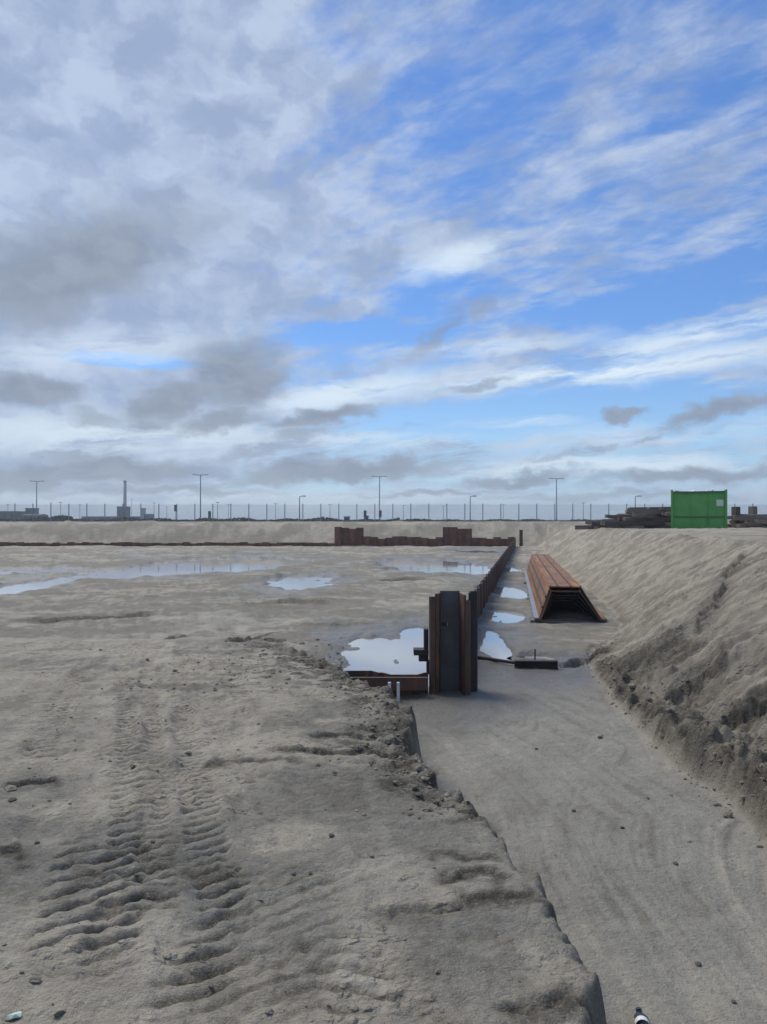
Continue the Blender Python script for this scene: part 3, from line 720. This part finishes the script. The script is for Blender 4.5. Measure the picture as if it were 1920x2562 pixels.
# ------------------------------------------------------------------ green container on the bank
CY = 47.5; CXW = (1748 - CX) / F * CY
ct = empty('green_container', (CXW, CY, 2.0), R(-21)); tag(ct, 'bright green open topped steel container on the bank before the timber heap', 'container')
wd_, dp, ht = 1.52, 1.0, 2.32      # half width, half depth, height
z0 = .10
def wallp(nm, x0, x1, y0, y1, mat=M['green']): return MB().box(x0, x1, y0, y1, z0 + .06, ht - .12).build(nm, mat, ct)
wallp('front_panel', -wd_ + .08, wd_ - .08, -dp + .05, -dp + .09)
wallp('back_panel', -wd_ + .08, wd_ - .08, dp - .09, dp - .05)
wallp('side_panel', -wd_ + .05, -wd_ + .09, -dp + .1, dp - .1); wallp('side_panel', wd_ - .09, wd_ - .05, -dp + .1, dp - .1)
MB().box(-wd_ + .06, wd_ - .06, -dp + .06, dp - .06, z0, z0 + .055).build('floor_plate', M['green_dark'], ct)
for sx in (-1, 1):
    for sy in (-1, 1):
        MB().box(sx * wd_ - .06, sx * wd_ + .06, sy * dp - .06, sy * dp + .06, z0 - .02, ht + .09).build('corner_post', M['green'], ct)
for y0_, y1_ in ((-dp - .045, -dp + .12), (dp - .12, dp + .045)):
    MB().box(-wd_ + .062, wd_ - .062, y0_, y1_, ht - .118, ht).build('top_rail', M['green_dark'], ct)
    MB().box(-wd_ + .062, wd_ - .062, y0_ + .01, y1_ - .01, z0 - .01, z0 + .10).build('bottom_rail', M['green'], ct)
for sx in (-1, 1):
    MB().box(sx * wd_ - .05, sx * wd_ + .05, -dp + .062, dp - .062, ht - .118, ht).build('top_rail', M['green_dark'], ct)
MB().box(-wd_ + .063, wd_ - .063, -dp - .02, -dp + .048, .72, .80).build('rib', M['green_dark'], ct)
for xx in (-.50, .52):
    MB().box(xx - .03, xx + .03, -dp + .012, -dp + .049, z0 + .10, .718).build('stiffener', M['green'], ct)
    MB().box(xx - .03, xx + .03, -dp + .012, -dp + .049, .802, ht - .12).build('stiffener', M['green'], ct)
MB().box(.98, 1.38, -dp + .022, -dp + .046, 1.42, 1.80).build('sign_plate', M['pale'], ct)
for xx in (-1.1, 0, 1.1): MB().box(xx - .12, xx + .12, -dp + .1, dp - .1, -.10, z0 - .002).build('skid', M['green_dark'], ct)
mbt = MB(); n_ = 13
for i in range(n_):
    for j in range(5):
        mbt.v.append((-1.35 + 2.2 * i / (n_ - 1), -.8 + 1.6 * j / 4, ht - .10 + .18 * random.random() + .06 * math.sin(i * 1.3)))
mbt.f = [(i * 5 + j, (i + 1) * 5 + j, (i + 1) * 5 + j + 1, i * 5 + j + 1) for i in range(n_ - 1) for j in range(4)]
k_ = len(mbt.v); mbt.v += [(x, y, z - .3) for x, y, z in mbt.v]
mbt.f += [tuple(k_ + t_ for t_ in reversed(f)) for f in mbt.f]
tag(mbt.build('plastic_sheet', M['white'], None, (CXW, CY, 2.0), R(-21)), 'crumpled whitish sheet filling the top of the green container', 'sheet')

# ------------------------------------------------------------------ heap of old timber beams behind the container
mats_b = [M['timber'], M['timber'], M['timber2']]
beam_me = []
for L_, w_, h_ in ((5.2, .34, .26), (4.2, .30, .24), (3.2, .36, .28), (2.4, .30, .22)):
    for mt in mats_b:
        mb = MB().box(-L_ / 2, L_ / 2, -w_ / 2, w_ / 2, 0, h_)
        mb.v = [(x + random.uniform(-.05, .05), y + random.uniform(-.02, .02), z + random.uniform(-.02, .02)) for x, y, z in mb.v]
        beam_me.append((L_, h_, mb.mesh('timber_baulk', mt)))
def heap(cx, cy, half, top, layers, lab, n0):
    for k in range(layers):
        f = k / max(1, layers - 1)
        hw = half * (1 - .55 * f)
        n = max(2, int(n0 * (1 - .55 * f)))
        for i in range(n):
            L_, h_, me = random.choice(beam_me if k < 2 else beam_me[3:])
            x = cx + (f * top) + random.uniform(-1, 1) * max(0.1, hw - L_ / 2)
            y = cy + (i / max(1, n - 1) - .5) * 3.0 * (1 - .4 * f)
            o = link('timber_baulk', me, None, (x, y, 1.97 + k * .25 + random.uniform(-.02, .03)), random.gauss(0, .32) + (math.pi / 2 if k % 3 == 1 and random.random() < .35 else 0))
            o.rotation_euler.y = random.gauss(0, .045); o.rotation_euler.x = random.gauss(0, .10)
            tag(o, lab, 'timber', 'old timber beams heaped by the green container')
heap(17.6, 53.5, 4.4, 1.6, 6, 'dark old timber beam in the heap left of the green container', 10)
heap(26.4, 52.5, 2.9, -1.0, 4, 'dark old timber beam in the heap right of the green container', 5)
for (x, z, s_) in ((25.15, 2.75, 1), (24.0, 2.8, .9)):
    o = link('timber_post', MB().box(-.2, .2, -.2, .2, -.8, .75 * s_).mesh('timber_post', M['timber']), None, (x, 52.4, z), .3)
    tag(o, 'stubby upright timber sticking out of the heap ' + ('farther right of' if x > 24.5 else 'right beside') + ' the green container', 'post')

# ------------------------------------------------------------------ mesh fence beyond the berm
YF = 112.0; ZF = tz(0, YF)
fence = empty('mesh_fence', (0, YF, 2.2)); tag(fence, 'tall grey wire mesh fence on thin posts along the horizon', 'fence')
FH = 2.62; SP = 2.62
post_me = MB().box(-.055, .055, -.05, .05, -.4, FH + .06).box(-.07, .07, -.06, .06, FH + .06, FH + .09).mesh('post', M['galv'])
mb = MB()
zz = .06
while zz < FH:
    mb.box(-SP / 2 + .05, SP / 2 - .05, -.005, .005, zz, zz + .011); zz += .20
xx = -SP / 2 + .06
while xx < SP / 2 - .05:
    mb.box(xx, xx + .0085, .0055, .0115, .0, FH); xx += .062
panel_me = mb.mesh('mesh_panel', M['galv'])
nF = 56
for i in range(nF + 1):
    x = -72 + i * SP
    link('post', post_me, fence, (x, 0, 0))
    if i < nF: link('mesh_panel', panel_me, fence, (x + SP / 2, 0, 0))

# ------------------------------------------------------------------ lamp posts
def lamp(px, ytop, Yd, r, label, group, arm=1.2, base=2.2, twin=False):
    x = (px - CX) / F * Yd; h = CZ + (HY - ytop) / F * Yd - base
    rt = empty('lamp_post', (x, Yd, base)); tag(rt, label, 'lamp post', group)
    MB().tube((0, 0, -.5), (0, 0, h), r * 1.35, r * .8, 8).build('pole', M['pole'], rt)
    MB().tube((0, 0, .0), (0, 0, .5), r * 1.9, r * 1.9, 8).build('base', M['pole'], rt)
    for sg in ((1, -1) if twin else (1,)):
        MB().tube((0, 0, h - .06), (arm * sg, 0, h + .03), r * .7, r * .6, 6).build('arm', M['pole'], rt)
        MB().box(min(arm * sg, arm * sg + .6 * sg), max(arm * sg, arm * sg + .6 * sg), -.16, .16, h - .02, h + .12).build('lamp_head', M['pole'], rt)
G1, G2 = 'tall lamp posts far beyond the fence', 'shorter lamp posts along the fence'
lamp(92, 1204, 190, .11, 'leftmost tall thin lamp post on the skyline', G1, twin=True)
lamp(502, 1188, 178, .12, 'tall thin lamp post above the left part of the fence', G1, twin=True)
lamp(950, 1192, 182, .11, 'tall thin lamp post at the middle of the skyline', G1, twin=True)
lamp(1393, 1197, 185, .12, 'rightmost tall thin lamp post, left of the timber heap', G1, twin=True)
lamp(750, 1242, 118, .075, 'shorter dark lamp post left of the middle of the fence', G2, .35)
lamp(1177, 1242, 118, .07, 'shorter lamp post right of the middle of the fence', G2, .35)
lamp(1590, 1242, 118, .07, 'shorter lamp post rising behind the timber heap', G2, .35)

# ------------------------------------------------------------------ skyline
def bld(name, x0, x1, ytop, Yd, mat, label, cat='building', depth=None, roof='flat', wins=0):
    X0, X1 = (x0 - CX) / F * Yd, (x1 - CX) / F * Yd; h = CZ + (HY - ytop) / F * Yd - 2.2; w_ = (X1 - X0) / 2
    dp_ = depth or max(4, w_ * .8)
    rt = empty(name, ((X0 + X1) / 2, Yd + dp_, 2.2)); tag(rt, label, cat)
    hb = h * (.8 if roof != 'flat' else .93)
    MB().box(-w_, w_, -dp_, dp_, -.5, hb).build('wall', mat, rt)
    if roof == 'gable':
        MB().add([(-w_ - .3, -dp_ - .3, hb), (w_ + .3, -dp_ - .3, hb), (w_ + .3, dp_ + .3, hb), (-w_ - .3, dp_ + .3, hb), (-w_ - .3, 0, h), (w_ + .3, 0, h)],
                 [(0, 1, 5, 4), (2, 3, 4, 5), (0, 4, 3), (1, 2, 5), (0, 3, 2, 1)]).build('roof', M['dark_clad'], rt)
    else:
        MB().box(-w_ - .15, w_ + .15, -dp_ - .15, dp_ + .15, hb, h).build('roof', mat, rt)
    for i in range(wins):
        xc = -w_ + (i + .5) * 2 * w_ / wins
        MB().box(xc - w_ / wins * .55, xc + w_ / wins * .55, -dp_ - .04, -dp_ + .02, hb * .35, hb * .7).build('window', M['window'], rt)
    return rt
bld('warehouse', -60, 45, 1279, 320, M['dark_clad'], 'dark green warehouse cut by the left edge of the skyline', wins=5)
bld('shed', 55, 99, 1286, 300, M['dark_clad'], 'low dark shed right of the green warehouse', roof='gable', wins=3)
bld('stair_tower', 64, 75, 1271, 306, M['blue_clad'], 'small raised block above the low dark shed', 'tower')
bld('hall', 205, 352, 1292, 420, M['blue_clad'], 'long low slate blue hall around the square tower', wins=8)
bld('square_tower', 293, 314, 1267, 400, M['blue_clad'], 'square slate blue tower on the left skyline', 'tower', 4, wins=2)
bld('narrow_tower', 352, 359, 1271, 380, M['concrete'], 'narrow grey tower right of the square tower', 'tower', 2)
bld('cube_house', 360, 373, 1286, 370, M['blue_clad'], 'small block beside the narrow grey tower', wins=1)
bld('site_cabin', 861, 874, 1292, 150, M['blue_clad'], 'small dark cabin behind the fence near the far piles', 'cabin', 1.5, wins=1)
bld('site_cabin', 911, 922, 1290, 150, M['blue_clad'], 'small dark cabin left of the middle lamp post', 'cabin', 1.5, wins=1)
x = (313 - CX) / F * 430
ch = empty('chimney', (x, 430, 2.2)); tag(ch, 'tall pale chimney behind the square tower', 'chimney')
MB().tube((0, 0, -1), (0, 0, 21.5), 1.0, .8, 14).build('shaft', M['concrete'], ch, smooth=True)
MB().tube((0, 0, 21.5), (0, 0, 22.2), 1.0, 1.0, 14).build('rim', M['concrete'], ch)
for px, yt, lab in ((440, 1263, 'short signal mast with a dark panel, left of the left tall lamp post'), (525, 1279, 'short signal mast with a dark panel, right of the left tall lamp post'),
                    (914, 1277, 'short dark mast above the small cabin'), (952, 1277, 'short dark mast at the foot of the middle lamp post')):
    Yd = 140; xw = (px - CX) / F * Yd; h = CZ + (HY - yt) / F * Yd - 2.2
    rt = empty('signal_mast', (xw, Yd, 2.2)); tag(rt, lab, 'mast', 'short masts behind the fence')
    MB().tube((0, 0, -.4), (0, 0, h), .06, .05, 8).build('pole', M['pole'], rt)
    MB().box(-.26, .26, -.07, -.05, h - 1.2, h).build('panel', M['dark_clad'], rt)

# thin masts and poles scattered along the skyline, no two alike in height
for px, yt, Yd in ((20, 1262, 230), (128, 1258, 260), (152, 1256, 200), (200, 1262, 250), (330, 1248, 300), (386, 1258, 210), (418, 1268, 240), (545, 1256, 190), (572, 1262, 240),
                   (690, 1260, 220), (826, 1262, 230), (1010, 1264, 240), (1110, 1266, 260), (1260, 1262, 240), (1460, 1258, 220)):
    xw = (px - CX) / F * Yd; h = CZ + (HY - yt) / F * Yd - 2.2
    rt = empty('thin_mast', (xw, Yd, 2.2)); tag(rt, 'thin faint mast on the skyline beyond the fence', 'mast', 'thin masts beyond the fence')
    MB().tube((0, 0, -.4), (0, 0, h), .09, .06, 6).build('pole', M['pole'], rt)
    MB().box(-.5, .5, -.05, .05, h - .12, h).build('crossbar', M['pole'], rt)

# far scrub reads as one mass
def scrub(name, spans, label):
    vs = []; fs = []
    for (x0, x1, Yd, ytop, n) in spans:
        for i in range(n):
            px = random.uniform(x0, x1); Y_ = Yd + random.uniform(-6, 6); X_ = (px - CX) / F * Y_
            env = .55 + .45 * math.sin(px * .045 + Yd) * math.sin(px * .017)
            hmax = (CZ + (HY - ytop) / F * Yd - 2.2)
            z_ = 2.1 + hmax * random.random() ** .7 * max(.35, env)
            s_ = random.uniform(.12, .34)
            p0 = Vector((X_, Y_, z_)); k = len(vs)
            a = Vector((random.gauss(0, 1), random.gauss(0, 1), random.gauss(0, 1))).normalized() * s_
            b = Vector((random.gauss(0, 1), random.gauss(0, 1), random.gauss(0, 1))).normalized() * s_
            vs += [p0 + a, p0 + b, p0 - a * .8, p0 - b * .8]; fs += [(k, k + 1, k + 2, k + 3)]
    me = bpy.data.meshes.new(name); me.from_pydata([tuple(v) for v in vs], [], fs); me.materials.append(M['leaf'])
    tag(link(name, me), label, 'scrub', kind='stuff')
scrub('far_scrub', [(-80, 1000, 160, 1293, 9000), (1000, 1700, 165, 1297, 3500), (128, 182, 170, 1284, 1500), (60, 100, 165, 1290, 500)], 'dark band of scrub and hedges beyond the fence')

# ------------------------------------------------------------------ clods and litter
def ico(seed, squash=.55):
    rr = random.Random(seed); t = (1 + 5 ** .5) / 2
    v = [(-1, t, 0), (1, t, 0), (-1, -t, 0), (1, -t, 0), (0, -1, t), (0, 1, t), (0, -1, -t), (0, 1, -t), (t, 0, -1), (t, 0, 1), (-t, 0, -1), (-t, 0, 1)]
    f = [(0, 11, 5), (0, 5, 1), (0, 1, 7), (0, 7, 10), (0, 10, 11), (1, 5, 9), (5, 11, 4), (11, 10, 2), (10, 7, 6), (7, 1, 8), (3, 9, 4), (3, 4, 2), (3, 2, 6), (3, 6, 8), (3, 8, 9), (4, 9, 5), (2, 4, 11), (6, 2, 10), (8, 6, 7), (9, 8, 1)]
    out_ = []
    for p in v:
        q = Vector(p).normalized() * rr.uniform(.55, 1.25); out_.append(Vector((q.x, q.y, q.z * squash)))
    return out_, f
ICO = [ico(i) for i in range(8)]
pts = []
n = 1500
yy = np.interp(RNG.random(n), [0, .6, 1], [4.3, 9.5, 14]); xx = np.interp(yy, EY, EX) + RNG.normal(-.12, .22, n); pts += list(zip(xx, yy, RNG.gamma(1.5, .008, n)))
n = 900
yy = RNG.uniform(4.8, 17, n); xx = np.interp(yy, TY, TX) + np.abs(RNG.normal(.0, .38, n)) - .12; pts += list(zip(xx, yy, RNG.gamma(1.2, .011, n)))
n = 500
yy = RNG.uniform(2.2, 16, n); xx = RNG.uniform(-.52, .1, n) * yy; pts += list(zip(xx, yy, RNG.gamma(1.6, .005, n)))
n = 260
yy = RNG.uniform(3.8, 13, n); xx = RNG.uniform(.9, 3.0, n); pts += list(zip(xx, yy, RNG.gamma(1.6, .005, n)))
n = 700
yy = RNG.uniform(9, 17, n); xx = RNG.uniform(-3.4, -.3, n); pts += list(zip(xx, yy, RNG.gamma(1.5, .009, n)))
pts = np.array(pts); Zp = terrain(pts[:, 0], pts[:, 1])[0]
ok = Zp > WATER_Z + .02
pts, Zp = pts[ok], Zp[ok]
vs = []; fs = []
for (x, y, s_), z in zip(pts, Zp):
    s_ = min(max(s_, .004), .07)
    V, Fc = ICO[random.randrange(8)]; a = random.random() * 6.283; ca, sa = math.cos(a), math.sin(a); k = len(vs)
    vs += [(x + s_ * (p.x * ca - p.y * sa), y + s_ * (p.x * sa + p.y * ca), z + s_ * (.25 + p.z)) for p in V]
    fs += [(k + a_, k + b_, k + c_) for a_, b_, c_ in Fc]
me = bpy.data.meshes.new('sand_clods'); me.from_pydata(vs, [], fs); me.materials.append(M['sand'])
at = me.attributes.new('damp_shade', 'FLOAT', 'POINT'); at.data.foreach_set('value', np.repeat(RNG.uniform(.1, .75, len(Zp)), 12).astype(np.float32))
tag(link('sand_clods', me), 'crumbled sand clods strewn along the trench edge and bank foot', 'clods', kind='stuff')
for px, py, s_ in ((1435, 2012, .022), (1555, 2058, .026), (1688, 2148, .026), (1745, 2380, .022), (1830, 2483, .018), (1500, 1838, .03)):
    X_, Y_ = gp(px, py); z_ = tz(X_, Y_); V, Fc = ICO[random.randrange(8)]
    mb = MB().add([(p.x * s_ * 1.3, p.y * s_, p.z * s_) for p in V], Fc)
    tag(mb.build('stone', M['stone'], None, (X_, Y_, z_ + s_ * .3), random.random() * 6), 'small dark stone lying on the grey trench floor', 'stone', 'stones on the trench floor')

# crushed dark bottle in the trench at the bottom edge
X_, Y_ = gp(1603, 2545); z_ = tz(X_, Y_)
bt = empty('crushed_bottle', (X_, Y_, z_), R(80)); tag(bt, 'crushed dark blue plastic bottle on the trench floor at the bottom edge', 'bottle')
mb = MB(); prof = [(-.10, .012), (-.095, .034), (-.05, .038), (-.02, .030), (.01, .037), (.05, .036), (.075, .022), (.09, .013), (.105, .013)]
for i, (a, r) in enumerate(prof):
    for j in range(14):
        t_ = 2 * math.pi * j / 14; rr = r * (1 + .18 * math.sin(3 * t_ + i) + random.uniform(-.06, .06))
        mb.v.append((a, rr * math.cos(t_), .026 + rr * .72 * math.sin(t_)))
for i in range(len(prof) - 1):
    for j in range(14): mb.f.append((i * 14 + j, i * 14 + (j + 1) % 14, (i + 1) * 14 + (j + 1) % 14, (i + 1) * 14 + j))
mb.f += [tuple(range(14)), tuple(range(len(prof) * 14 - 14, len(prof) * 14))]
mb.build('body', M['bluepl'], bt, smooth=True)
MB().tube((.104, 0, .026), (.122, 0, .026), .016, n=12).build('cap', M['bluepl'], bt)
mb = MB().tube((-.02, 0, .028), (.012, 0, .028), .0365, .037, 14, caps=False); mb.build('highlight_band', M['white'], bt)  # white band paints the highlight on the bottle
# pale stone over a dark hole at the bottom left
X_, Y_ = gp(45, 2530); z_ = tz(X_, Y_); V, Fc = ICO[3]
tag(MB().add([(p.x * .030, p.y * .02, p.z * .02) for p in V], Fc).build('shell_stone', M['pale'], None, (X_, Y_, z_ + .012), .4), 'small pale stone at the bottom left corner', 'stone')
V, Fc = ICO[5]
tag(MB().add([(p.x * .05, p.y * .035, p.z * .035) for p in V], Fc).build('stone', M['steel_black'], None, (X_ - .01, Y_ - .07, z_ + .0), .2), 'black stone just below the small pale stone at the bottom left', 'stone')

# ------------------------------------------------------------------ haze over the far plain
hm = bpy.data.materials.new('pale haze'); hm.use_nodes = True; t_ = hm.node_tree; t_.nodes.clear()
o_ = t_.nodes.new('ShaderNodeOutputMaterial'); v_ = t_.nodes.new('ShaderNodeVolumePrincipled')
v_.inputs['Color'].default_value = (.93, .97, 1.0, 1); v_.inputs['Density'].default_value = HAZE; v_.inputs['Anisotropy'].default_value = .2
t_.links.new(v_.outputs[0], o_.inputs['Volume'])
tag(MB().box(-1650, 1650, -150, 1500, -1.5, 40).build('haze', hm), 'thin pale haze over the far plain', 'haze', kind='stuff')
